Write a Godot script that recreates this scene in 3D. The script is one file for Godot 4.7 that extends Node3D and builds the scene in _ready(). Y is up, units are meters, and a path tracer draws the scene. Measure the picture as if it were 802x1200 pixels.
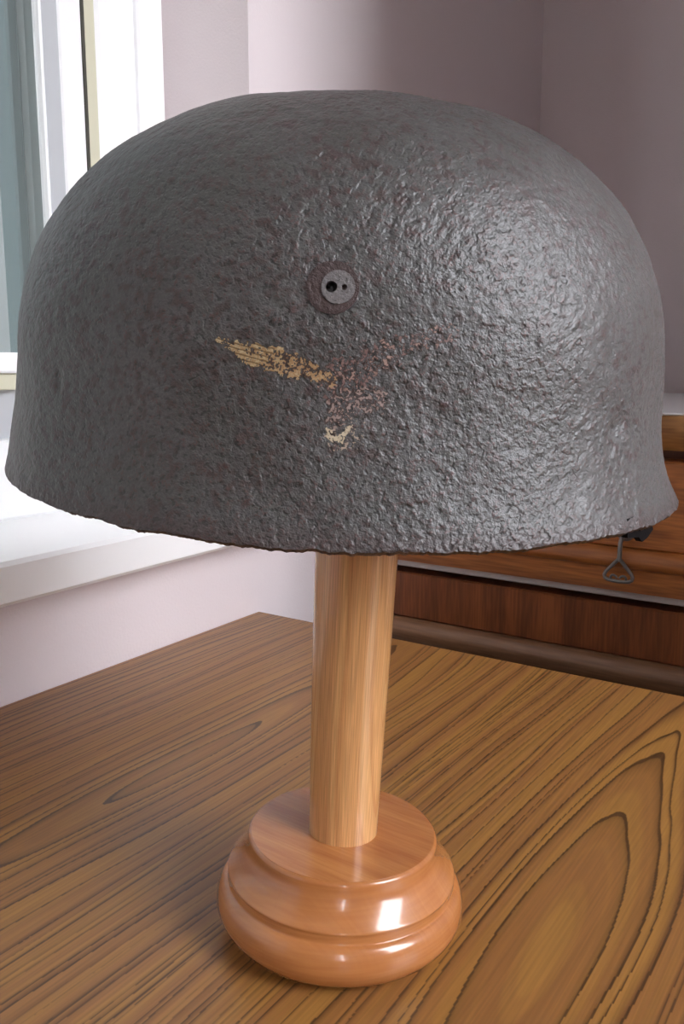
extends Node3D
# A worn steel helmet on a turned wooden stand, on a veneered table in the corner by a window.
# Units are metres; y = 0 is the table top.

const LEFT_X := -0.3385        # inner face of the left wall
const BACK_Z := -1.06          # inner face of the back wall
const RIGHT_X := 1.35
const REAR_Z := 2.3
const FLOOR_Y := -0.74
const CEIL_Y := 2.15

var rng := RandomNumberGenerator.new()

# ------------------------------------------------------------------ helpers
func noise(sd: int, freq: float, octaves := 3, kind := FastNoiseLite.TYPE_SIMPLEX_SMOOTH) -> FastNoiseLite:
	var n := FastNoiseLite.new()
	n.seed = sd
	n.noise_type = kind
	n.frequency = freq
	n.fractal_type = FastNoiseLite.FRACTAL_FBM if octaves > 1 else FastNoiseLite.FRACTAL_NONE
	n.fractal_octaves = octaves
	return n

func mat(albedo: Color, rough := 0.6, metal := 0.0) -> StandardMaterial3D:
	var m := StandardMaterial3D.new()
	m.albedo_color = albedo
	m.roughness = rough
	m.metallic = metal
	return m

func srgb(r: int, g: int, b: int) -> Color:
	return Color(r / 255.0, g / 255.0, b / 255.0)

func start() -> SurfaceTool:
	var st := SurfaceTool.new()
	st.begin(Mesh.PRIMITIVE_TRIANGLES)
	return st

func tri(st: SurfaceTool, a: Vector3, b: Vector3, c: Vector3, n: Vector3) -> void:
	if (b - a).cross(c - a).dot(n) > 0.0:
		var t := b
		b = c
		c = t
	for p in [a, b, c]:
		st.set_normal(n)
		st.set_uv(Vector2(p.x, p.y))
		st.add_vertex(p)

func quad(st: SurfaceTool, a: Vector3, b: Vector3, c: Vector3, d: Vector3, out: Vector3) -> void:
	var n := (b - a).cross(d - a).normalized()
	if n.dot(out) < 0.0:
		n = -n
	tri(st, a, b, c, n)
	tri(st, a, c, d, n)

# a box between two corners with chamfered edges
func box(st: SurfaceTool, lo: Vector3, hi: Vector3, bevel := 0.0) -> void:
	var c := (lo + hi) / 2.0
	var h := (hi - lo) / 2.0
	var b := minf(bevel, minf(h.x, minf(h.y, h.z)) * 0.9)
	for axis in 3:
		var u := (axis + 1) % 3
		var w := (axis + 2) % 3
		for s in [-1.0, 1.0]:
			var q: Array[Vector3] = []
			for e in [[-1, -1], [1, -1], [1, 1], [-1, 1]]:
				var p := Vector3.ZERO
				p[axis] = h[axis] * s
				p[u] = (h[u] - b) * e[0]
				p[w] = (h[w] - b) * e[1]
				q.append(c + p)
			var n := Vector3.ZERO
			n[axis] = s
			quad(st, q[0], q[1], q[2], q[3], n)
		if b > 0.0:
			for su in [-1.0, 1.0]:
				for sw in [-1.0, 1.0]:
					var e: Array[Vector3] = []
					for k in [[-1.0, 0], [1.0, 0], [1.0, 1], [-1.0, 1]]:
						var p := Vector3.ZERO
						p[axis] = (h[axis] - b) * k[0]
						p[u] = (h[u] - (b if k[1] == 0 else 0.0)) * su
						p[w] = (h[w] - (0.0 if k[1] == 0 else b)) * sw
						e.append(c + p)
					var n := Vector3.ZERO
					n[u] = su
					n[w] = sw
					quad(st, e[0], e[1], e[2], e[3], n)
	if b > 0.0:
		for sx in [-1.0, 1.0]:
			for sy in [-1.0, 1.0]:
				for sz in [-1.0, 1.0]:
					var s := Vector3(sx, sy, sz)
					tri(st, c + s * (h - Vector3(0, b, b)), c + s * (h - Vector3(b, 0, b)), c + s * (h - Vector3(b, b, 0)), s.normalized())

# a profile in (z, y) swept along x
func molding(st: SurfaceTool, profile: PackedVector2Array, x0: float, x1: float) -> void:
	var n := profile.size()
	var mid := Vector2.ZERO
	for p in profile:
		mid += p / n
	var nor: Array[Vector3] = []
	for i in n:
		var a := profile[i]
		var b := profile[(i + 1) % n]
		var d := b - a
		var o := Vector2(d.y, -d.x).normalized()
		if not Geometry2D.is_polygon_clockwise(profile):
			pass
		else:
			o = -o
		nor.append(Vector3(0, o.y, o.x))
	for i in n:
		var j := (i + 1) % n
		var a := Vector3(x0, profile[i].y, profile[i].x)
		var b := Vector3(x0, profile[j].y, profile[j].x)
		var a2 := Vector3(x1, a.y, a.z)
		var b2 := Vector3(x1, b.y, b.z)
		var na := nor[i]
		var nb := nor[i]
		if nor[(i + n - 1) % n].dot(nor[i]) > 0.7:
			na = (nor[i] + nor[(i + n - 1) % n]).normalized()
		if nor[j].dot(nor[i]) > 0.7:
			nb = (nor[i] + nor[j]).normalized()
		var flip := (b - a).cross(a2 - a).dot(nor[i]) > 0.0
		var order := [[a, na], [b, nb], [a2, na], [a2, na], [b, nb], [b2, nb]]
		if flip:
			order = [[a, na], [a2, na], [b, nb], [a2, na], [b2, nb], [b, nb]]
		for k in order:
			st.set_normal(k[1])
			st.set_uv(Vector2(k[0].x, k[0].y))
			st.add_vertex(k[0])
	var idx := Geometry2D.triangulate_polygon(profile)
	for k in range(0, idx.size(), 3):
		for e in [[x0, -1.0], [x1, 1.0]]:
			var q: Array[Vector3] = []
			for m in 3:
				var p := profile[idx[k + m]]
				q.append(Vector3(e[0], p.y, p.x))
			tri(st, q[0], q[1], q[2], Vector3(e[1], 0, 0))

# a smooth grid of points; wraps round in columns if asked
func grid(rows: int, cols: int, pts: PackedVector3Array, uvs: PackedVector2Array, wrap: bool, inward := false) -> Array:
	var nor := PackedVector3Array()
	nor.resize(pts.size())
	for r in rows:
		var r0 := maxi(r - 1, 0) * cols
		var r1 := mini(r + 1, rows - 1) * cols
		for c in cols:
			var c0 := c - 1
			var c1 := c + 1
			if wrap:
				c0 = c0 if c0 >= 0 else cols - 2
				c1 = c1 if c1 < cols else 1
			else:
				c0 = maxi(c0, 0)
				c1 = mini(c1, cols - 1)
			var n := (pts[r1 + c] - pts[r0 + c]).cross(pts[r * cols + c1] - pts[r * cols + c0])
			nor[r * cols + c] = (-n if inward else n).normalized()
	var idx := PackedInt32Array()
	idx.resize((rows - 1) * (cols - 1) * 6)
	var k := 0
	for r in rows - 1:
		for c in cols - 1:
			var a := r * cols + c
			var b := a + 1
			var d := a + cols
			var e := d + 1
			if not inward:
				idx[k] = a; idx[k + 1] = b; idx[k + 2] = d; idx[k + 3] = b; idx[k + 4] = e; idx[k + 5] = d
			else:
				idx[k] = a; idx[k + 1] = d; idx[k + 2] = b; idx[k + 3] = b; idx[k + 4] = d; idx[k + 5] = e
			k += 6
	return [pts, nor, uvs, idx]

func to_mesh(g: Array, colors := PackedColorArray()) -> ArrayMesh:
	var a := []
	a.resize(Mesh.ARRAY_MAX)
	a[Mesh.ARRAY_VERTEX] = g[0]
	a[Mesh.ARRAY_NORMAL] = g[1]
	if g[2].size():
		a[Mesh.ARRAY_TEX_UV] = g[2]
	if colors.size():
		a[Mesh.ARRAY_COLOR] = colors
	a[Mesh.ARRAY_INDEX] = g[3]
	var m := ArrayMesh.new()
	m.add_surface_from_arrays(Mesh.PRIMITIVE_TRIANGLES, a)
	return m

# profile of (radius, height) turned round y; rounded where its points are
func lathe(profile: PackedVector2Array, seg := 96, u_from := 0.0, flat_base := -1.0, xf := Transform3D()) -> ArrayMesh:
	var pts := PackedVector3Array()
	var uvs := PackedVector2Array()
	var cols := seg + 1
	for p in profile:
		for c in cols:
			var a := TAU * c / seg + u_from
			var v := xf * Vector3(p.x * cos(a), p.y, p.x * sin(a))
			if flat_base > -1.0:
				v.y = maxf(v.y, flat_base)
			pts.append(v)
			uvs.append(Vector2(float(c) / seg, p.y))
	return to_mesh(grid(profile.size(), cols, pts, uvs, true))

func tube(st: SurfaceTool, path: PackedVector3Array, r: float, seg := 10) -> void:
	var rings: Array = []
	for i in path.size():
		var d := (path[mini(i + 1, path.size() - 1)] - path[maxi(i - 1, 0)]).normalized()
		var u := d.cross(Vector3(0.03, 0.05, 1)).normalized()
		var w := d.cross(u).normalized()
		var ring: Array = []
		for k in seg:
			var a := TAU * k / seg
			ring.append([path[i] + (u * cos(a) + w * sin(a)) * r, u * cos(a) + w * sin(a)])
		rings.append(ring)
	for i in path.size() - 1:
		for k in seg:
			var a: Array = rings[i][k]
			var b: Array = rings[i][(k + 1) % seg]
			var c: Array = rings[i + 1][k]
			var d: Array = rings[i + 1][(k + 1) % seg]
			for t in [[a, b, c], [b, d, c]]:
				var q: Array = t
				if (q[1][0] - q[0][0]).cross(q[2][0] - q[0][0]).dot(q[0][1]) > 0.0:
					q = [q[0], q[2], q[1]]
				for v in q:
					st.set_normal(v[1])
					st.set_uv(Vector2.ZERO)
					st.add_vertex(v[0])
	for e in [0, path.size() - 1]:
		var inner := path[1] if e == 0 else path[path.size() - 2]
		for k in seg:
			tri(st, path[e], rings[e][k][0], rings[e][(k + 1) % seg][0], (path[e] - inner).normalized())

func mesh_node(called: String, mesh: Mesh, m: Material, parent: Node) -> MeshInstance3D:
	var o := MeshInstance3D.new()
	o.name = called
	o.mesh = mesh
	o.material_override = m
	parent.add_child(o, true)
	return o

func build(called: String, st: SurfaceTool, m: Material, parent: Node = self) -> MeshInstance3D:
	return mesh_node(called, st.commit(), m, parent)

func thing(called: String, label: String, category: String, at := Vector3.ZERO) -> Node3D:
	var o := Node3D.new()
	o.name = called
	o.position = at
	add_child(o, true)
	return tag(o, label, category)

func tag(o: Node3D, label: String, category: String) -> Node3D:
	o.set_meta("label", label)
	o.set_meta("category", category)
	return o

func structure(o: Node3D, label: String, category: String) -> Node3D:
	o.set_meta("kind", "structure")
	return tag(o, label, category)

# ------------------------------------------------------------------ textures
func bytes_of(n: FastNoiseLite, w: int, h: int, stretch_x := 1, stretch_y := 1, seamless := false) -> PackedByteArray:
	var im: Image
	if seamless:
		im = n.get_seamless_image(w / stretch_x, h / stretch_y)
	else:
		im = n.get_image(w / stretch_x, h / stretch_y)
	if stretch_x > 1 or stretch_y > 1:
		im.resize(w, h, Image.INTERPOLATE_CUBIC)
	im.convert(Image.FORMAT_L8)
	return im.get_data()

# colour against distance across the growth rings, a tenth of a millimetre a step
func ring_ramp(sd: int, length: int, pale: Color, warm: Color, dark: Color, gap_min: float, gap_max: float, line: float, depth: float, first := 0.0) -> PackedColorArray:
	var r := RandomNumberGenerator.new()
	r.seed = sd
	var out := PackedColorArray()
	out.resize(length)
	var band := noise(sd + 3, 0.012, 3)
	for i in length:
		out[i] = pale.lerp(warm, clampf(0.5 + band.get_noise_1d(i) * 1.5, 0.0, 1.0))
	var at := first
	while at < length:
		var wide := line * r.randf_range(0.5, 1.6)
		var strong := depth * (r.randf_range(0.65, 1.0) if r.randf() < 0.7 else r.randf_range(0.15, 0.5))
		if first > 0.0 and at < first + 260.0:
			strong = depth * 0.9
		var lead := wide * r.randf_range(1.5, 5.0)
		for i in range(maxi(0, int(at - lead)), mini(length, int(at + wide) + 1)):
			var k := 1.0
			if i < at:
				k = pow(1.0 - (at - i) / lead, 2.0) * 0.55
			out[i] = out[i].lerp(dark, k * strong)
		at += r.randf_range(gap_min, gap_max) * (0.35 if r.randf() < 0.3 else 1.0)
	return out

# flat-sawn wood: each leaf is [to_x, centre_x, centre_z, slope, core]
func wood(w: int, h: int, x0: float, z0: float, size_x: float, size_z: float, leaves: Array, ramp: PackedColorArray, wave: float, pore: float, sd: int) -> ImageTexture:
	var warp := bytes_of(noise(sd, 0.006, 3), w, h, 2, 8)
	var jit := bytes_of(noise(sd + 1, 0.02, 3), w, h, 1, 8)
	var fine := bytes_of(noise(sd + 2, 0.3, 2), w, h, 1, 32)
	var out := PackedByteArray()
	out.resize(w * h * 3)
	var last := ramp.size() - 1
	var rr := PackedFloat32Array()
	var gg := PackedFloat32Array()
	var bb := PackedFloat32Array()
	for c in ramp:
		rr.append(c.r * 255.0)
		gg.append(c.g * 255.0)
		bb.append(c.b * 255.0)
	var k := 0
	var p := 0
	for j in h:
		var z := z0 + size_z * (j + 0.5) / h
		var cuts: Array[float] = []
		for leaf in leaves:
			cuts.append(0.042 * tanh(leaf[3] * sqrt((z - leaf[2]) * (z - leaf[2]) + leaf[4] * leaf[4]) / 0.042))
		var li := 0
		var edge: float = leaves[0][0]
		var xc: float = leaves[0][1]
		var d: float = cuts[0]
		var off := 0.0125
		for i in w:
			var x := x0 + size_x * i / w
			if x > edge:
				li += 1
				edge = leaves[li][0]
				xc = leaves[li][1]
				d = cuts[li]
				off = [0.0125, 0.0, 0.03][li]
			var q := x - xc + (warp[p] - 128) * wave
			var t := int((sqrt(q * q + d * d) + (jit[p] - 128) * wave * 0.08 + off) * 10000.0)
			t = clampi(t, 0, last)
			var f := 1.0 + (fine[p] - 128) * pore
			out[k] = clampi(int(rr[t] * f), 0, 255)
			out[k + 1] = clampi(int(gg[t] * f), 0, 255)
			out[k + 2] = clampi(int(bb[t] * f), 0, 255)
			k += 3
			p += 1
	return ImageTexture.create_from_image(Image.create_from_data(w, h, false, Image.FORMAT_RGB8, out))

# seamless fine straight grain, running along v (or along u)
func grain(w: int, pale: Color, dark: Color, along_u: bool, sd: int, contrast := 1.0) -> ImageTexture:
	var sx := 16 if along_u else 1
	var sy := 1 if along_u else 16
	var a := bytes_of(noise(sd, 0.012, 4), w, w, sx, sy, true)
	var b := bytes_of(noise(sd + 1, 0.12, 2), w, w, sx, sy, true)
	var out := PackedByteArray()
	out.resize(w * w * 3)
	for i in w * w:
		var t := clampf(0.5 + ((a[i] - 128) * 0.0042 + (b[i] - 128) * 0.0028) * contrast, 0.0, 1.0)
		var c := pale.lerp(dark, t)
		out[i * 3] = int(c.r * 255.0)
		out[i * 3 + 1] = int(c.g * 255.0)
		out[i * 3 + 2] = int(c.b * 255.0)
	return ImageTexture.create_from_image(Image.create_from_data(w, w, false, Image.FORMAT_RGB8, out))

func noise_texture(n: FastNoiseLite, w := 512) -> ImageTexture:
	var im := n.get_seamless_image(w, w)
	im.convert(Image.FORMAT_L8)
	return ImageTexture.create_from_image(im)

func triplanar(m: StandardMaterial3D, per_metre: float) -> StandardMaterial3D:
	m.uv1_triplanar = true
	m.uv1_scale = Vector3.ONE * per_metre
	return m

func relief(m: StandardMaterial3D, t: Texture2D, cm: float) -> StandardMaterial3D:
	m.heightmap_enabled = true
	m.heightmap_texture = t
	m.heightmap_scale = cm
	return m

# ------------------------------------------------------------------ the scene
func _ready() -> void:
	rng.seed = 7
	# camera
	var cam := Camera3D.new()
	cam.name = "camera"
	cam.fov = 60.83
	cam.near = 0.01
	cam.far = 200.0
	add_child(cam)
	cam.position = Vector3(0.19964, 0.245, 0.29957)
	cam.rotation = Vector3(deg_to_rad(-9.7167), deg_to_rad(33.6805), 0)
	# sky: even overcast
	var env := Environment.new()
	env.background_mode = Environment.BG_SKY
	var sky := Sky.new()
	var sm := ProceduralSkyMaterial.new()
	sm.sky_top_color = Color(0.91, 0.92, 0.95)
	sm.sky_horizon_color = Color(0.80, 0.80, 0.81)
	sm.ground_bottom_color = Color(0.42, 0.42, 0.40)
	sm.ground_horizon_color = Color(0.55, 0.55, 0.54)
	sm.sky_energy_multiplier = 1.15
	sky.sky_material = sm
	env.sky = sky
	env.tonemap_mode = Environment.TONE_MAPPER_LINEAR
	env.tonemap_exposure = 15.0
	env.sdfgi_enabled = true
	env.ssao_enabled = true
	env.ssil_enabled = true
	var we := WorldEnvironment.new()
	we.name = "world_environment"
	we.environment = env
	add_child(we)

	build_room()
	build_window()
	build_outside()
	build_table()
	build_dresser()
	build_stand()
	build_helmet()

# ------------------------------------------------------------------ room
func build_room() -> void:
	var plaster := mat(srgb(226, 215, 216), 0.85)
	var bounce_brown := mat(srgb(128, 112, 102), 0.85)  # dark brown chosen for the unseen rear wall, to weaken bounced light
	relief(triplanar(plaster, 8.0), noise_texture(noise(11, 0.07, 4)), 0.02)
	var white := mat(srgb(232, 232, 232), 0.9)
	var t := 0.25
	# left wall round the window recess
	var st := start()
	var lo := LEFT_X - t
	box(st, Vector3(lo, FLOOR_Y, -0.356), Vector3(LEFT_X, 0.081, 1.0))
	box(st, Vector3(lo, 1.45, -0.356), Vector3(LEFT_X, CEIL_Y, 1.0))
	box(st, Vector3(lo, FLOOR_Y, BACK_Z - t), Vector3(LEFT_X, CEIL_Y, -0.356))
	box(st, Vector3(lo, FLOOR_Y, 1.0), Vector3(LEFT_X, CEIL_Y, REAR_Z + t), 0.002)
	structure(build("wall_left", st, plaster), "pale mauve plaster wall with the recessed window and its white sill", "wall")
	st = start()
	box(st, Vector3(LEFT_X, FLOOR_Y, BACK_Z - t), Vector3(RIGHT_X + t, CEIL_Y, BACK_Z))
	structure(build("wall_back", st, plaster), "shaded mauve wall behind the wooden dresser", "wall")
	st = start()
	box(st, Vector3(0.15, FLOOR_Y, BACK_Z), Vector3(RIGHT_X, CEIL_Y, -0.358), 0.002)  # unseen pier, added to keep window light off the deeper walls
	structure(build("added_shade_wall", st, plaster), "added thick plaster wall out of view that shades the walls beside the dresser", "wall")
	st = start()
	var spans := [[-0.32, 0.35], [1.68, 2.12]]
	var foot := 0.36
	var heads := [1.95, 1.65]
	box(st, Vector3(RIGHT_X, FLOOR_Y, -0.358), Vector3(RIGHT_X + t, CEIL_Y, -0.32))
	box(st, Vector3(RIGHT_X, FLOOR_Y, 0.35), Vector3(RIGHT_X + t, CEIL_Y, 1.68))
	box(st, Vector3(RIGHT_X, FLOOR_Y, 2.12), Vector3(RIGHT_X + t, CEIL_Y, REAR_Z))
	for k in 2:
		var sp: Array = spans[k]
		var head: float = heads[k]
		box(st, Vector3(RIGHT_X, FLOOR_Y, sp[0]), Vector3(RIGHT_X + t, foot, sp[1]))
		box(st, Vector3(RIGHT_X, head, sp[0]), Vector3(RIGHT_X + t, CEIL_Y, sp[1]))
	structure(build("wall_right", st, plaster), "plaster wall with two tall windows across the room from the sill", "wall")
	st = start()
	box(st, Vector3(LEFT_X, FLOOR_Y, REAR_Z), Vector3(RIGHT_X + t, CEIL_Y, REAR_Z + t))
	structure(build("wall_rear", st, bounce_brown), "unseen wall behind the viewer, coloured brown to cut bounced light", "wall")
	st = start()
	box(st, Vector3(LEFT_X - t, CEIL_Y, BACK_Z - t), Vector3(RIGHT_X + t, CEIL_Y + 0.2, REAR_Z + t))
	structure(build("ceiling", st, white), "white ceiling", "ceiling")
	st = start()
	box(st, Vector3(LEFT_X - t, FLOOR_Y - 0.2, BACK_Z - t), Vector3(RIGHT_X + t, FLOOR_Y, REAR_Z + t))
	var fm := mat(srgb(104, 78, 56), 0.5)
	structure(build("floor", st, fm), "brown wooden floor under the table", "floor")
	# the windows across the room
	var pvc := mat(srgb(238, 239, 240), 0.35)
	for k in 2:
		var w2 := Node3D.new()
		w2.name = "window_%d" % (k + 2)
		add_child(w2)
		structure(w2, "white framed tall window in the wall across the room, " + ["nearer the dresser", "farther from the dresser"][k], "window")
		var head: float = heads[k]
		var z0: float = spans[k][0]
		var z1: float = spans[k][1]
		st = start()
		var x0 := RIGHT_X + 0.1
		var x1 := RIGHT_X + 0.16
		box(st, Vector3(x0, foot, z0), Vector3(x1, foot + 0.05, z1), 0.003)
		box(st, Vector3(x0, head - 0.05, z0), Vector3(x1, head, z1), 0.003)
		box(st, Vector3(x0, foot + 0.05, z0), Vector3(x1, head - 0.05, z0 + 0.04), 0.003)
		box(st, Vector3(x0, foot + 0.05, z1 - 0.04), Vector3(x1, head - 0.05, z1), 0.003)
		build("window_frame", st, pvc, w2)

func build_window() -> void:
	var pvc := mat(srgb(247, 248, 248), 0.3)
	var grey := mat(srgb(186, 189, 192), 0.4)
	var cream := mat(srgb(206, 204, 180), 0.6)
	var black := mat(srgb(70, 68, 60), 0.8)
	var root := Node3D.new()
	root.name = "window_1"
	add_child(root)
	structure(root, "white plastic window with dark glass in the deep recess at the left", "window")
	var top := 1.45
	var far := 1.0
	# fixed frame: jamb of two flats with a groove between, bottom rail
	var st := start()
	box(st, Vector3(-0.485, 0.112, -0.356), Vector3(-0.443, top, -0.3228), 0.002)
	box(st, Vector3(-0.485, 0.112, -0.3228), Vector3(-0.4490, top, -0.3143))
	box(st, Vector3(-0.485, 0.112, -0.3143), Vector3(-0.441, top, -0.2713), 0.003)
	box(st, Vector3(-0.485, 0.112, -0.2713), Vector3(-0.441, 0.181, far), 0.003)
	box(st, Vector3(-0.485, top - 0.06, -0.2713), Vector3(-0.441, top, far), 0.003)
	box(st, Vector3(-0.485, 0.181, far - 0.06), Vector3(-0.441, top - 0.06, far), 0.003)
	build("window_frame", st, pvc, root)
	st = start()
	box(st, Vector3(-0.485, 0.181, -0.2713), Vector3(-0.455, 0.2223, far - 0.06))  # recessed grey strip between the bottom rail and the seal strip
	build("grey_band", st, grey, root)
	st = start()
	box(st, Vector3(-0.485, 0.2223, -0.2713), Vector3(-0.4430, top - 0.06, -0.2588), 0.001)
	box(st, Vector3(-0.485, 0.2223, -0.2588), Vector3(-0.446, 0.2361, far - 0.06), 0.001)
	build("seal_strip", st, cream, root)
	st = start()
	box(st, Vector3(-0.485, 0.2361, -0.2588), Vector3(-0.4425, top - 0.06, -0.2559))
	build("joint", st, black, root)
	# opening sash
	var sash := Node3D.new()
	sash.name = "sash"
	root.add_child(sash, true)
	st = start()
	box(st, Vector3(-0.462, 0.2363, -0.2559), Vector3(-0.441, top - 0.065, -0.2282), 0.003)
	box(st, Vector3(-0.462, 0.2363, -0.2282), Vector3(-0.441, 0.2475, far - 0.065), 0.002)
	box(st, Vector3(-0.462, top - 0.12, -0.2282), Vector3(-0.441, top - 0.065, far - 0.065), 0.002)
	build("sash_frame", st, pvc, sash)
	st = start()
	quad(st, Vector3(-0.441, 0.2475, -0.2282), Vector3(-0.441, top - 0.12, -0.2282), Vector3(-0.450, top - 0.12, -0.2195), Vector3(-0.450, 0.2475, -0.2195), Vector3(1, 0, 1))
	box(st, Vector3(-0.462, 0.2475, -0.2281), Vector3(-0.450, top - 0.12, -0.2195))
	build("glazing_bead", st, grey, sash)
	st = start()
	box(st, Vector3(-0.459, 0.2475, -0.2195), Vector3(-0.449, top - 0.12, -0.2165), 0.001)
	box(st, Vector3(-0.459, 0.2475, -0.2165), Vector3(-0.449, 0.2535, far - 0.065), 0.001)
	build("bead_edge", st, pvc, sash)
	var glass := mat(Color(0.80, 0.87, 0.86, 0.10), 0.02)
	glass.transparency = BaseMaterial3D.TRANSPARENCY_ALPHA
	st = start()
	box(st, Vector3(-0.458, 0.2535, -0.2165), Vector3(-0.455, top - 0.12, far - 0.065))
	build("pane", st, glass, sash)
	# roller shutter guide outside the glass
	var alu := mat(srgb(118, 124, 124), 0.5)
	var teal := mat(srgb(70, 88, 90), 0.4)
	st = start()
	box(st, Vector3(-0.53, 0.15, -0.2720), Vector3(-0.497, top, -0.2340), 0.004)
	build("shutter_guide", st, alu, root)
	st = start()
	box(st, Vector3(-0.525, 0.15, -0.2340), Vector3(-0.500, top, -0.2220), 0.002)
	build("guide_edge", st, teal, root)
	# inner sill
	var sill := mat(srgb(250, 250, 249), 0.35)
	st = start()
	box(st, Vector3(-0.46, 0.081, -0.356), Vector3(-0.308, 0.112, 1.0), 0.003)
	build("window_sill", st, sill, root)

func build_outside() -> void:
	var st := start()
	box(st, Vector3(-14, -4.2, -14), Vector3(14, -4.0, 14))
	structure(build("ground", st, mat(srgb(110, 112, 104), 0.9)), "grey paved ground outside, below the window", "ground")
	var b := thing("neighbouring_building", "dark grey building seen through the window glass", "building", Vector3(-3.9, -4, -1))
	st = start()
	box(st, Vector3(-1.5, 0, -12), Vector3(1.5, 10.0, 9), 0.02)
	build("wall", st, mat(srgb(44, 48, 48), 0.8), b)
	st = start()
	molding(st, PackedVector2Array([Vector2(-12.3, 9.9), Vector2(-12.3, 10.05), Vector2(-1.5, 12.0), Vector2(9.3, 10.05), Vector2(9.3, 9.9)]), -1.8, 1.8)
	build("roof", st, mat(srgb(96, 80, 74), 0.8), b)

# ------------------------------------------------------------------ table
func build_table() -> void:
	var x0 := LEFT_X + 0.001
	var x1 := 0.66
	var z0 := -0.356
	var z1 := 0.44
	var root := thing("table", "brown wood-veneer table pushed into the corner under the window sill", "table", Vector3((x0 + x1) / 2, FLOOR_Y, (z0 + z1) / 2))
	var ramp := ring_ramp(5, 9000, srgb(158, 113, 57), srgb(144, 98, 54), srgb(66, 43, 25), 26.0, 100.0, 6.0, 0.9, 205.0)
	var tex := wood(2048, 1024, x0, z0, x1 - x0, z1 - z0, [
		[-0.035, -0.165, -0.075, 0.115, 0.03],
		[0.30, 0.088, -0.03, 0.175, 0.03],
		[9.0, 0.46, 0.2, 0.14, 0.03]], ramp, 0.00010, 0.0007, 31)
	var m := mat(Color.WHITE, 0.34)
	m.albedo_texture = tex
	m.metallic_specular = 0.5
	# top with uv laid over it
	var pts := PackedVector3Array()
	var uvs := PackedVector2Array()
	var o := root.position
	var e := 0.0015
	for r in [[-0.022, 0.0], [-e, 0.0], [0.0, e], [0.0, 0.1]]:
		pass
	var st := start()
	box(st, Vector3(x0, -0.024, z0) - o, Vector3(x1, 0.0, z1) - o, e)
	var a: Array = st.commit_to_arrays()
	var v: PackedVector3Array = a[Mesh.ARRAY_VERTEX]
	for p in v:
		uvs.append(Vector2((p.x + o.x - x0) / (x1 - x0), (p.z + o.z - z0) / (z1 - z0)))
	a[Mesh.ARRAY_TEX_UV] = uvs
	var am := ArrayMesh.new()
	am.add_surface_from_arrays(Mesh.PRIMITIVE_TRIANGLES, a)
	mesh_node("tabletop", am, m, root)
	var side := mat(Color.WHITE, 0.4)
	side.albedo_texture = grain(256, srgb(158, 108, 58), srgb(98, 62, 34), false, 41)
	triplanar(side, 4.0)
	st = start()
	box(st, Vector3(x0 + 0.05, -0.11, z0 + 0.05) - o, Vector3(x1 - 0.05, -0.024, z0 + 0.07) - o)
	box(st, Vector3(x0 + 0.05, -0.11, z1 - 0.07) - o, Vector3(x1 - 0.05, -0.024, z1 - 0.05) - o)
	box(st, Vector3(x0 + 0.05, -0.11, z0 + 0.07) - o, Vector3(x0 + 0.07, -0.024, z1 - 0.07) - o)
	box(st, Vector3(x1 - 0.07, -0.11, z0 + 0.07) - o, Vector3(x1 - 0.05, -0.024, z1 - 0.07) - o)
	build("apron", st, side, root)
	for x in [x0 + 0.045, x1 - 0.045]:
		for z in [z0 + 0.045, z1 - 0.045]:
			st = start()
			box(st, Vector3(x - 0.022, FLOOR_Y, z - 0.022) - o, Vector3(x + 0.022, -0.024, z + 0.022) - o, 0.003)
			build("leg", st, side, root)

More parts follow.
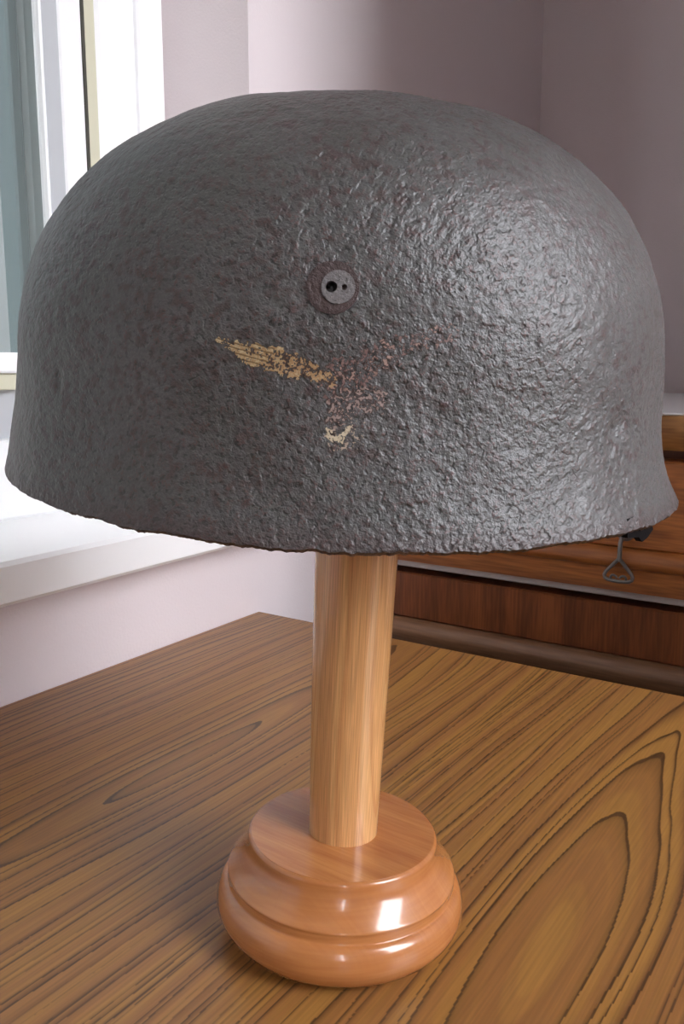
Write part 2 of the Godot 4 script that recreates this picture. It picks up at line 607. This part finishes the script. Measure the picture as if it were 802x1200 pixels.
# ------------------------------------------------------------------ dresser
func build_dresser() -> void:
	var x0 := -0.318
	var x1 := 0.135
	var zf := -0.5
	var root := thing("dresser", "dark brown wooden dresser standing behind the table, with an iron drop handle", "dresser", Vector3((x0 + x1) / 2, FLOOR_Y, -0.76))
	var o := root.position
	var dark := mat(Color.WHITE, 0.42)
	dark.albedo_texture = grain(512, srgb(156, 90, 50), srgb(106, 58, 32), false, 51)
	triplanar(dark, 5.0)
	var across := mat(Color.WHITE, 0.42)
	across.albedo_texture = grain(512, srgb(196, 124, 64), srgb(132, 78, 38), true, 55)
	triplanar(across, 5.0)
	var topm := mat(Color.WHITE, 0.45)
	topm.albedo_texture = grain(512, srgb(200, 146, 84), srgb(136, 92, 50), true, 58)
	triplanar(topm, 5.0)
	var mold := mat(Color.WHITE, 0.32)
	mold.albedo_texture = grain(512, srgb(150, 112, 82), srgb(104, 72, 50), true, 61)
	triplanar(mold, 5.0)
	var st := start()
	box(st, Vector3(x0, FLOOR_Y, -1.03) - o, Vector3(x1, 0.1687, zf - 0.035) - o, 0.002)
	build("carcass", st, dark, root)
	st = start()
	molding(st, shifted([Vector2(-1.035, 0.1687), Vector2(-1.035, 0.1993), Vector2(zf + 0.002, 0.1993), Vector2(zf + 0.006, 0.198), Vector2(zf + 0.0085, 0.195), Vector2(zf + 0.0095, 0.190), Vector2(zf + 0.009, 0.180), Vector2(zf + 0.006, 0.173), Vector2(zf + 0.002, 0.1687)], o), x0 - 0.008 - o.x, x1 + 0.008 - o.x)
	build("top_board", st, topm, root)
	# upper drawer: flat front whose foot swells into a rounded lip
	var drawer := Node3D.new()
	drawer.name = "drawer"
	root.add_child(drawer)
	st = start()
	box(st, Vector3(x0 + 0.01, 0.0765, zf - 0.035) - o, Vector3(x1 - 0.01, 0.1585, zf) - o, 0.002)
	build("drawer_front", st, across, drawer)
	st = start()
	molding(st, shifted([Vector2(zf - 0.035, 0.0765), Vector2(zf, 0.0765), Vector2(zf + 0.006, 0.0745), Vector2(zf + 0.010, 0.070), Vector2(zf + 0.0115, 0.065), Vector2(zf + 0.010, 0.061), Vector2(zf + 0.006, 0.0585), Vector2(zf - 0.035, 0.0575)], o), x0 + 0.01 - o.x, x1 - 0.01 - o.x)
	build("lip", st, across, drawer)
	# iron drop handle on the drawer
	var iron := mat(srgb(128, 126, 124), 0.4, 0.5)
	var h := Node3D.new()
	h.name = "drop_handle"
	root.add_child(h)
	var hc := Vector3(-0.0196, 0.0, zf + 0.0165) - o
	st = start()
	tube(st, PackedVector3Array([hc + Vector3(0.0005, 0.090, -0.004), hc + Vector3(0.0003, 0.084, 0), hc + Vector3(0, 0.0675, 0)]), 0.0021)
	for s in [-1.0, 1.0]:
		var path := PackedVector3Array()
		for q in [[0.0, 0.0695], [0.0035, 0.0655], [0.0075, 0.0605], [0.0108, 0.0562], [0.0119, 0.0533], [0.0114, 0.0508], [0.0092, 0.0492], [0.0045, 0.0486], [0.0, 0.0484]]:
			path.append(hc + Vector3(q[0] * s * 1.08, q[1], 0))
		tube(st, path, 0.0017)
	build("bow", st, iron, h)
	st = start()
	for s in [-1.0, 1.0]:
		var path := PackedVector3Array()
		for k in 12:
			var a := k / 11.0 * 4.6
			path.append(hc + Vector3(s * (0.0046 - cos(a) * 0.0034 * (1.0 - k * 0.035)), 0.0512 + sin(a) * 0.0026, 0))
		tube(st, path, 0.0011, 8)
	build("scrollwork", st, iron, h)
	var rose := lathe(PackedVector2Array([Vector2(0.0001, 0.004), Vector2(0.004, 0.0036), Vector2(0.0075, 0.002), Vector2(0.009, 0.0)]), 32)
	var rn := mesh_node("backplate", rose, iron, h)
	rn.position = Vector3(hc.x, 0.092 - o.y, zf - o.z)
	rn.rotation.x = PI / 2
	# rail with its bevelled foot, gap, fall front and base moulding
	st = start()
	box(st, Vector3(x0 + 0.006, 0.0350, zf - 0.035) - o, Vector3(x1 - 0.006, 0.0575, zf - 0.001) - o)
	build("rail", st, across, root)
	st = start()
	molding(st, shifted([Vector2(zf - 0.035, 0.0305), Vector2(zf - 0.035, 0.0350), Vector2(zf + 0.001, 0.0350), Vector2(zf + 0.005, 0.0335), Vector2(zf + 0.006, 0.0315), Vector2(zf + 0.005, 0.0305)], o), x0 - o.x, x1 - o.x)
	build("bead", st, mat(srgb(158, 148, 142), 0.35), root)  # grey paler than the wood, standing for light caught on the bevel
	st = start()
	box(st, Vector3(x0 + 0.006, -0.0275, zf - 0.035) - o, Vector3(x1 - 0.006, 0.0225, zf) - o, 0.0018)
	build("lower_panel", st, dark, root)
	st = start()
	molding(st, shifted([Vector2(zf - 0.035, -0.060), Vector2(zf - 0.035, -0.0275), Vector2(zf + 0.002, -0.0275), Vector2(zf + 0.008, -0.0295), Vector2(zf + 0.0125, -0.034), Vector2(zf + 0.0145, -0.040), Vector2(zf + 0.0140, -0.046), Vector2(zf + 0.011, -0.052), Vector2(zf + 0.005, -0.057), Vector2(zf - 0.002, -0.060)], o), x0 - 0.004 - o.x, x1 + 0.004 - o.x)
	build("base_moulding", st, mold, root)
	# white cover on its top
	st = start()
	box(st, Vector3(x0 + 0.004, 0.1993, -1.03), Vector3(x1 - 0.004, 0.2015, zf + 0.002), 0.001)
	tag(build("cover_cloth", st, mat(srgb(244, 243, 244), 0.8)), "white cover lying flat on top of the brown dresser", "cloth")

func shifted(pts: Array, o: Vector3) -> PackedVector2Array:
	var out := PackedVector2Array()
	for p in pts:
		out.append(p - Vector2(o.z, o.y))
	return out

# ------------------------------------------------------------------ stand
func lean() -> Transform3D:
	# the stand leans about 2.6 degrees to the viewer's right
	var right := Vector3(0.83214, 0, -0.55456)
	var axis := right.cross(Vector3.UP).normalized()
	return Transform3D(Basis(axis, -0.0454), Vector3.ZERO)

func build_stand() -> void:
	var at := Vector3(-0.001 + 0.0014, 0.0, 0.0007 + 0.0026)
	var root := thing("helmet_stand", "varnished pale wooden stand with a round turned base and column, under the helmet", "stand", at)
	var xf := lean()
	var bm := mat(Color.WHITE, 0.22)
	bm.albedo_texture = grain(512, srgb(196, 132, 78), srgb(164, 100, 55), true, 71, 0.7)
	triplanar(bm, 9.0)
	bm.clearcoat_enabled = true
	bm.clearcoat = 0.7
	bm.clearcoat_roughness = 0.08
	var prof := PackedVector2Array()
	for p in [[0.0, -0.004], [0.046, -0.004], [0.0475, 0.0], [0.0500, 0.0020], [0.0526, 0.0048], [0.0543, 0.0080], [0.0548, 0.0110], [0.0545, 0.0142], [0.0537, 0.0168], [0.0526, 0.0188], [0.0516, 0.0198], [0.0508, 0.0203], [0.0502, 0.0206], [0.0499, 0.0212], [0.0498, 0.0225], [0.0498, 0.0238], [0.0500, 0.0246], [0.0502, 0.0251], [0.0501, 0.0256], [0.0496, 0.0262], [0.0482, 0.0276], [0.0464, 0.0296], [0.0446, 0.0320], [0.0431, 0.0346], [0.0422, 0.0370], [0.0418, 0.0390], [0.0416, 0.0402], [0.0411, 0.0410], [0.0403, 0.0415], [0.0394, 0.0417], [0.030, 0.0417], [0.0155, 0.0417], [0.0, 0.0417]]:
		prof.append(Vector2(p[0], p[1]))
	mesh_node("base", lathe(smooth_profile(prof, 3), 160, 0.0, 0.0, xf), bm, root)
	# column
	var ramp := ring_ramp(15, 5000, srgb(216, 168, 114), srgb(205, 152, 99), srgb(180, 122, 78), 14.0, 45.0, 4.0, 0.35)
	var cm := mat(Color.WHITE, 0.24)
	cm.albedo_texture = wood(512, 1024, 0.0, 0.0, 0.105, 0.30, [[0.052, 0.026, 0.20, 0.10, 0.01], [9.0, 0.078, 0.13, 0.09, 0.01]], ramp, 0.00003, 0.0010, 81)
	cm.clearcoat_enabled = true
	cm.clearcoat = 0.5
	cm.clearcoat_roughness = 0.1
	var pts := PackedVector3Array()
	var uvs := PackedVector2Array()
	var seg := 96
	var rows := 60
	var cols := seg + 1
	for r in rows + 4:
		var y := 0.0405 + 0.2785 * minf(r, rows) / rows
		var rad := lerpf(0.0152, 0.0186, clampf((y - 0.0405) / 0.19, 0.0, 1.2))
		if r > rows:
			rad *= [0.985, 0.6, 0.0][r - rows - 1]
			y += [0.0008, 0.001, 0.001][r - rows - 1]
		for c in cols:
			var a := TAU * c / seg
			pts.append(xf * Vector3(rad * cos(a), y, rad * sin(a)))
			uvs.append(Vector2(float(c) / seg + 0.25, 1.0 - (y - 0.0405) / 0.30))
	mesh_node("column", to_mesh(grid(rows + 4, cols, pts, uvs, true)), cm, root)
	# padded head that carries the helmet's crown, up inside it
	var hp := PackedVector2Array()
	for k in 13:
		var a := k / 12.0 * PI / 2
		hp.append(Vector2(0.036 * cos(a), 0.319 + 0.0165 * sin(a)))
	hp.insert(0, Vector2(0.0001, 0.315))
	hp.insert(1, Vector2(0.034, 0.3155))
	mesh_node("head_rest", lathe(hp, 64, 0.0, -1.0, xf), cm, root)

func smooth_profile(p: PackedVector2Array, n: int) -> PackedVector2Array:
	var out := PackedVector2Array()
	for i in p.size() - 1:
		for k in n:
			var t := float(k) / n
			if i < 2 or i > p.size() - 5:
				out.append(p[i].lerp(p[i + 1], t))
			else:
				out.append(p[i].cubic_interpolate(p[i + 1], p[i - 1], p[mini(i + 2, p.size() - 1)], t))
	out.append(p[p.size() - 1])
	return out

# ------------------------------------------------------------------ helmet
const HF := 0.1239
const HR := 0.1236
const HB := 0.1132
const HC := 0.1446

func shell_point(th: float, v: float) -> Vector3:
	var c := cos(th)
	var s := sin(th)
	var k := c * c
	var front := c < 0.0
	var a := HF if front else HR
	var r := pow(pow(absf(c / a), 2.15) + pow(absf(s / HB), 2.15), -1.0 / 2.15)
	var foot := 0.0474 + k * (-0.0037 if front else -0.0113)
	var y := 0.0
	var sc := 1.0
	if v < 0.3:
		var q := v / 0.3
		var fl := k * (0.0331 if front else 0.0753) + (1.0 - k) * 0.0716
		var ex := k * (1.4664 if front else 2.084) + (1.0 - k) * 2.0
		y = foot * q + 0.0083 * (1.0 - q) * (k - 0.5) - 0.0007 * (1.0 - q) * c
		sc = 1.0 + fl * pow(1.0 - q, ex)
	else:
		var t := minf((v - 0.3) / 0.7 * PI / 2.0, PI / 2.0)
		var m := k * (2.2459 if front else 2.4246) + (1.0 - k) * 2.2312
		y = foot + (HC - foot) * pow(sin(t), 2.0 / m)
		sc = pow(maxf(cos(t), 0.0), 2.0 / m)
	return Vector3(r * sc * c - 0.0021, y, r * sc * s)

func build_helmet() -> void:
	var root := thing("helmet", "old dark grey steel helmet, rough with rust, on the wooden stand", "helmet", Vector3(0, 0.1972, 0))
	root.basis = Basis(Vector3(0.85951, -0.04429, -0.5092), Vector3(0.0381, 0.99902, -0.02257), Vector3(0.5097, 0, 0.86035)).orthonormalized()
	var ncf := 860
	var ncb := 160
	var nv := 380
	var ths := PackedFloat32Array()
	for i in ncf:
		ths.append(-0.12 + (PI + 0.24) * i / ncf)
	for i in ncb + 1:
		ths.append(PI + 0.12 + (PI - 0.24) * i / ncb)
	var cols := ths.size()
	var pts := PackedVector3Array()
	pts.resize(cols * nv)
	for r in nv:
		var v := float(r) / (nv - 1)
		for c in cols:
			pts[r * cols + c] = shell_point(ths[c], v)
	var g := grid(nv, cols, pts, PackedVector2Array(), true)
	var nor: PackedVector3Array = g[1]
	# pitting: lumps some millimetres across, strongest at the rear right and along the rim
	var lump := noise(101, 470.0, 2)
	var pit := noise(102, 330.0, 1, FastNoiseLite.TYPE_CELLULAR)
	pit.cellular_return_type = FastNoiseLite.RETURN_DISTANCE
	var broad := noise(103, 28.0, 3)
	var cover := noise(104, 16.0, 4)
	var speck := noise(105, 210.0, 2)
	var bolt := Vector3(0.0003, 0.0684, 0.1115)
	var dents := [[Vector3(0.0886, 0.0307, 0.0817), 0.0035, 0.0012], [Vector3(0.092, 0.0335, 0.079), 0.0030, 0.0009], [Vector3(0.0307, 0.0327, 0.1107), 0.0045, 0.0006], [Vector3(-0.0474, 0.0966, 0.094), 0.0055, 0.0007], [Vector3(-0.087, 0.0402, 0.0864), 0.0022, 0.0008], [Vector3(-0.0865, 0.036, 0.0868), 0.0018, 0.0007], [Vector3(0.074, 0.012, 0.096), 0.005, 0.0006], [Vector3(-0.022, 0.088, 0.102), 0.004, 0.0005], [Vector3(0.055, 0.06, 0.103), 0.004, 0.0004]]
	var colors := PackedColorArray()
	colors.resize(cols * nv)
	var paint := Color(0.074, 0.072, 0.066)
	var paint2 := Color(0.105, 0.104, 0.100)
	var rust := Color(0.062, 0.036, 0.033)
	for r in nv:
		var v := float(r) / (nv - 1)
		var rim := exp(-v * v * 500.0)
		for c in cols:
			var i := r * cols + c
			var p := pts[i]
			var tone := cover.get_noise_3dv(p)
			var rough := clampf(0.45 + 4.0 * p.x + 0.9 * tone, 0.16, 1.0) * (0.55 + 0.75 * smoothstep(-0.3, 0.3, broad.get_noise_3dv(p * 0.8 + Vector3(0.3, 0.1, 0.2)))) + 0.35 * rim
			var d := 0.00020 * rough * (smoothstep(-0.15, 0.55, lump.get_noise_3dv(p)) - 0.3) + 0.0007 * broad.get_noise_3dv(p)
			if c < ncf:
				d -= 0.00013 * rough * maxf(0.0, -pit.get_noise_3dv(p) - 0.35) * 2.0
				for e in dents:
					var q: float = (p - e[0]).length_squared() / (e[1] * e[1])
					if q < 6.0:
						d -= e[2] * exp(-q)
			if r == 0:
				d *= 0.3
			d *= clampf((1.0 - v) * 40.0, 0.0, 1.0)
			var away := (p - bolt).length()
			if away < 0.011:
				d *= clampf((away - 0.006) / 0.005, 0.0, 1.0)
			pts[i] = p + nor[i] * d
			if r < 12:
				pts[i].y += (broad.get_noise_3dv(p * 2.3) * 0.0009 + lump.get_noise_3dv(p) * 0.0004) * (1.0 - r / 12.0)
			var ru := clampf((cover.get_noise_3dv(p * 1.7 + Vector3(3, 1, 2)) * 0.6 + speck.get_noise_3dv(p) * 2.2 - 0.42 - p.x * 2.2 + (p.y - 0.07) * 2.0) * 1.6, 0.0, 0.85)
			ru = maxf(ru, clampf(rim * 1.2 - 0.5, 0.0, 0.7))
			colors[i] = paint.lerp(paint2, clampf(0.45 + tone + p.x * 6.0, 0.0, 1.0)).lerp(rust, ru)  # random tone, plus paler toward the right to imitate light from that side
	g = grid(nv, cols, pts, PackedVector2Array(), true)
	# open the bolt hole
	var idx: PackedInt32Array = g[3]
	var kept := PackedInt32Array()
	for k in range(0, idx.size(), 3):
		var p := pts[idx[k]]
		if absf(p.x - bolt.x) < 0.004 and absf(p.y - bolt.y) < 0.004 and p.z > 0.0 and Vector2(p.x - bolt.x + 0.0003, p.y - bolt.y).length() < 0.0021:
			continue
		kept.append(idx[k])
		kept.append(idx[k + 1])
		kept.append(idx[k + 2])
	g[3] = kept
	# inner face, two millimetres in, closed along the rim
	var rows_in := 26
	var pin := PackedVector3Array()
	for c in cols:
		pin.append(pts[c])
	for c in cols:
		pin.append(pts[c] - nor[c] * 0.0019 + Vector3(0, -0.0006, 0))
	for r in rows_in - 2:
		var rr := mini(int(pow(float(r) / (rows_in - 3), 1.2) * (nv - 1)), nv - 1)
		for c in cols:
			var i := rr * cols + c
			pin.append(shell_point(ths[c], float(rr) / (nv - 1)) - nor[i] * 0.0026)
	var gi := grid(rows_in, cols, pin, PackedVector2Array(), true, true)
	var ci := PackedColorArray()
	ci.resize(pin.size())
	ci.fill(Color(0.034, 0.019, 0.017))
	# steel: fine relief and speckle
	var sm := mat(Color.WHITE, 0.45)
	sm.vertex_color_use_as_albedo = true
	sm.metallic_specular = 0.6
	var w := 1024
	var n1 := bytes_of(noise(111, 0.03, 4), w, w, 1, 1, true)
	var n2 := bytes_of(noise(112, 0.11, 3), w, w, 1, 1, true)
	var n4 := bytes_of(noise(114, 0.24, 2), w, w, 1, 1, true)
	var n3 := bytes_of(noise(113, 0.055, 2), w, w, 1, 1, true)
	var cell := noise(115, 0.062, 1, FastNoiseLite.TYPE_CELLULAR)
	cell.cellular_return_type = FastNoiseLite.RETURN_DISTANCE
	cell.cellular_jitter = 1.0
	var n5 := bytes_of(cell, w, w, 1, 1, true)
	var alb := PackedByteArray()
	alb.resize(w * w * 3)
	var hgt := PackedByteArray()
	hgt.resize(w * w)
	for i in w * w:
		var a := n1[i] / 255.0
		var b := n2[i] / 255.0
		var e := n3[i] / 255.0
		var pitd := smoothstep(0.60, 0.78, e)
		hgt[i] = clampi(int((0.30 * a + 0.20 * b + 0.16 * n4[i] / 255.0 + 0.46 * (1.0 - n5[i] / 255.0) * smoothstep(0.25, 0.7, a) - 0.25 * pitd + 0.1) * 255.0), 0, 255)
		var lum := clampf(0.86 + 0.28 * (b - 0.5) - 0.22 * pitd, 0.0, 1.0)
		var red := smoothstep(0.55, 0.70, a) * smoothstep(0.52, 0.64, b)
		alb[i * 3] = int(lum * 255.0)
		alb[i * 3 + 1] = int(lum * (1.0 - 0.24 * red) * 255.0)
		alb[i * 3 + 2] = int(lum * (1.0 - 0.26 * red) * 255.0)
	sm.albedo_texture = ImageTexture.create_from_image(Image.create_from_data(w, w, false, Image.FORMAT_RGB8, alb))
	relief(triplanar(sm, 7.0), ImageTexture.create_from_image(Image.create_from_data(w, w, false, Image.FORMAT_L8, hgt)), 0.05)
	sm.uv1_triplanar_sharpness = 4.0
	mesh_node("shell", to_mesh(g, colors), sm, root)
	mesh_node("inner_shell", to_mesh(gi, ci), sm, root)
	# bolt: a rusted washer with an off-centre spanner cap, both bored through
	var bn := CSGCombiner3D.new()
	bn.name = "bolt"
	root.add_child(bn)
	var n0 := nor[int(nv * 0.381) * cols + int(ncf * 0.5)]
	var bz := n0.normalized()
	var bx := Vector3.UP.cross(bz).normalized()
	bn.transform = Transform3D(Basis(bx, bz, bx.cross(bz)).orthonormalized(), bolt)
	var bmat := mat(srgb(66, 52, 50), 0.42, 0.0)
	relief(triplanar(bmat, 14.0), sm.heightmap_texture, 0.025)
	var cap := mat(srgb(106, 103, 102), 0.36, 0.1)
	relief(triplanar(cap, 14.0), sm.heightmap_texture, 0.025)
	for p in [[0.0, 0.0074, -0.001, 0.0003, bmat, false], [0.0, 0.0068, -0.001, 0.0005, bmat, false], [0.0016, 0.0047, -0.001, 0.0009, cap, false], [-0.0003, 0.0016, -0.003, 0.003, bmat, true], [0.0033, 0.0008, 0.0001, 0.003, bmat, true]]:
		var cy := CSGCylinder3D.new()
		cy.radius = p[1]
		cy.height = p[3] - p[2]
		cy.sides = 40
		cy.material = p[4]
		cy.position = Vector3(p[0], (p[3] + p[2]) / 2, 0)
		if p[5]:
			cy.operation = CSGShape3D.OPERATION_SUBTRACTION
		bn.add_child(cy)
	build_emblem(root, pts, g[1], cols, nv, ths)
	# a tab of black leather strap that shows below the rim
	var leather := mat(srgb(20, 18, 19), 0.9)
	leather.metallic_specular = 0.2
	var st := start()
	var q0 := shell_point(0.615, 0.0)
	var along := (shell_point(0.60, 0.0) - shell_point(0.63, 0.0)).normalized()
	var outw := along.cross(Vector3.UP).normalized()
	if outw.z < 0.0:
		outw = -outw
	var outline := [[-0.012, 0.004], [-0.011, -0.0012], [-0.004, -0.0022], [-0.0015, -0.0040], [0.0016, -0.0034], [0.0048, -0.0016], [0.0026, 0.0016], [0.001, 0.005]]
	var poly := PackedVector2Array()
	for p in outline:
		poly.append(Vector2(p[0] * 1.25, p[1] * 1.2 - 0.0012))
	var ids := Geometry2D.triangulate_polygon(poly)
	var o2 := q0 - outw * 0.0045
	for side in [0.0, 1.0]:
		for k in range(0, ids.size(), 3):
			var t3: Array[Vector3] = []
			for e in 3:
				var p := poly[ids[k + e]]
				t3.append(o2 + along * p.x + Vector3.UP * p.y + outw * 0.0022 * side)
			tri(st, t3[0], t3[1], t3[2], outw * (side * 2.0 - 1.0))
	for i in poly.size():
		var a := o2 + along * poly[i].x + Vector3.UP * poly[i].y
		var b := o2 + along * poly[(i + 1) % poly.size()].x + Vector3.UP * poly[(i + 1) % poly.size()].y
		quad(st, a, b, b + outw * 0.0022, a + outw * 0.0022, (a + b) / 2 - (o2 + Vector3.UP * 0.001))
	build("strap_tab", st, leather, root).set_meta("label", "scrap of black leather strap under the rim")

# the flaked remains of a painted winged emblem, a thin skin of paint on the steel
func build_emblem(root: Node3D, pts: PackedVector3Array, nor: PackedVector3Array, cols: int, nv: int, ths: PackedFloat32Array) -> void:
	var x0 := -0.0350
	var x1 := 0.0400
	var y0 := 0.0180
	var y1 := 0.0620
	var c0 := -1
	var c1 := -1
	for c in cols:
		if ths[c] > 1.18 and c0 < 0:
			c0 = c
		if ths[c] < 1.92:
			c1 = c
	var r0 := int(nv * 0.11)
	var r1 := int(nv * 0.37)
	var p2 := PackedVector3Array()
	var uv := PackedVector2Array()
	for r in range(r0, r1):
		for c in range(c0, c1):
			var i := r * cols + c
			p2.append(pts[i] + nor[i] * 0.00012)
			uv.append(Vector2((pts[i].x - x0) / (x1 - x0), 1.0 - (pts[i].y - y0) / (y1 - y0)))
	var g := grid(r1 - r0, c1 - c0, p2, uv, false)
	var m := mat(Color.WHITE, 0.55)
	m.albedo_texture = emblem_texture()
	m.transparency = BaseMaterial3D.TRANSPARENCY_ALPHA_SCISSOR
	m.alpha_scissor_threshold = 0.5
	m.texture_repeat = false
	mesh_node("emblem", to_mesh(g), m, root).set_meta("label", "flaked gold and cream remains of a winged emblem")

func band(p: Vector2, line: Array) -> Vector2:
	# distance from a line of points, and how far along it the nearest point lies
	var best := 1e9
	var at := 0.0
	for i in line.size() - 1:
		var a: Vector2 = line[i]
		var b: Vector2 = line[i + 1]
		var t := clampf((p - a).dot(b - a) / (b - a).length_squared(), 0.0, 1.0)
		var d := p.distance_to(a.lerp(b, t))
		if d < best:
			best = d
			at = (i + t) / (line.size() - 1)
	return Vector2(best, at)

func emblem_texture() -> ImageTexture:
	# drawn in hundredths of the patch's width
	var w := 640
	var h := 376
	var im := Image.create(w, h, false, Image.FORMAT_RGBA8)
	var n := noise(201, 0.04, 3)
	var n2 := noise(202, 0.095, 2)
	var n3 := noise(203, 0.02, 2)
	var left := [Vector2(5.5, 12.8), Vector2(17, 17), Vector2(28, 19), Vector2(39, 22), Vector2(48, 25)]
	var right := [Vector2(49, 25), Vector2(60.4, 19.5), Vector2(69, 14.5), Vector2(79.5, 9.6), Vector2(91, 5.4)]
	var body := [Vector2(52, 25), Vector2(53, 31), Vector2(51, 38)]
	var curl := [Vector2(47.2, 43.5), Vector2(49.5, 46.8), Vector2(52.5, 47.4), Vector2(55.2, 43.1)]
	var foot := [Vector2(55, 30), Vector2(65, 32.5)]
	for j in h:
		for i in w:
			var p := Vector2(i, j) * 100.0 / w
			var grit := n.get_noise_2d(i, j)
			var fine := n2.get_noise_2d(i, j)
			var c := Color(0, 0, 0, 0)
			var b := band(p, left)
			var thick := lerpf(1.2, 4.3, smoothstep(0.0, 0.3, b.y)) * (1.0 - 0.45 * smoothstep(0.6, 1.0, b.y))
			var wear := 0.14 + smoothstep(0.32, 0.6, b.y) * 0.22
			if b.x < thick + grit * 2.0:
				if fine + grit * 0.9 > -0.62 + wear * 1.9:
					# feather lines run along the wing
					var line := fposmod(p.y - p.x * 0.22 + grit * 0.3, 1.75)
					var gold := srgb(184, 166, 130).lerp(srgb(150, 118, 80), clampf(0.2 + fine + b.y * 0.5, 0.0, 1.0))
					if line < 0.55 and b.y < 0.45:
						c = Color(0.44, 0.35, 0.22, 1.0)
					else:
						c = Color(gold.r, gold.g, gold.b, 1.0)
				elif fine > -0.35:
					c = Color(0.27, 0.20, 0.17, 1.0)
			b = band(p, right)
			if c.a < 0.5 and b.x < lerpf(6.0, 2.6, b.y) + grit * 4.0:
				var keep := 0.26 + b.y * 0.28 - (0.12 if b.y > 0.93 else 0.0)
				if fine + grit * 0.8 > keep:
					c = Color(srgb(146, 120, 108).lerp(srgb(112, 88, 82), clampf(0.5 + n3.get_noise_2d(i, j) * 2.0, 0, 1)), 1.0)
				elif fine + grit > keep - 0.30:
					c = Color(0.29, 0.225, 0.21, 1.0)
			for part in [[body, 4.5, 0.20], [foot, 4.0, 0.22]]:
				b = band(p, part[0])
				if c.a < 0.5 and b.x < part[1] + grit * 3.0:
					if fine + grit * 0.8 > part[2]:
						c = Color(srgb(140, 122, 114), 1.0)
					elif fine + grit > part[2] - 0.32:
						c = Color(0.29, 0.225, 0.21, 1.0)
			b = band(p, curl)
			if b.x < 1.1 + grit * 1.0 and fine > -0.30:
				c = Color(srgb(186, 172, 146), 1.0)
			elif c.a < 0.5 and p.distance_to(Vector2(54, 45)) < 7.0 + grit * 3.0 and fine + grit * 0.6 > 0.33:
				c = Color(srgb(160, 144, 128), 1.0)
			im.set_pixel(i, j, c)
	return ImageTexture.create_from_image(im)
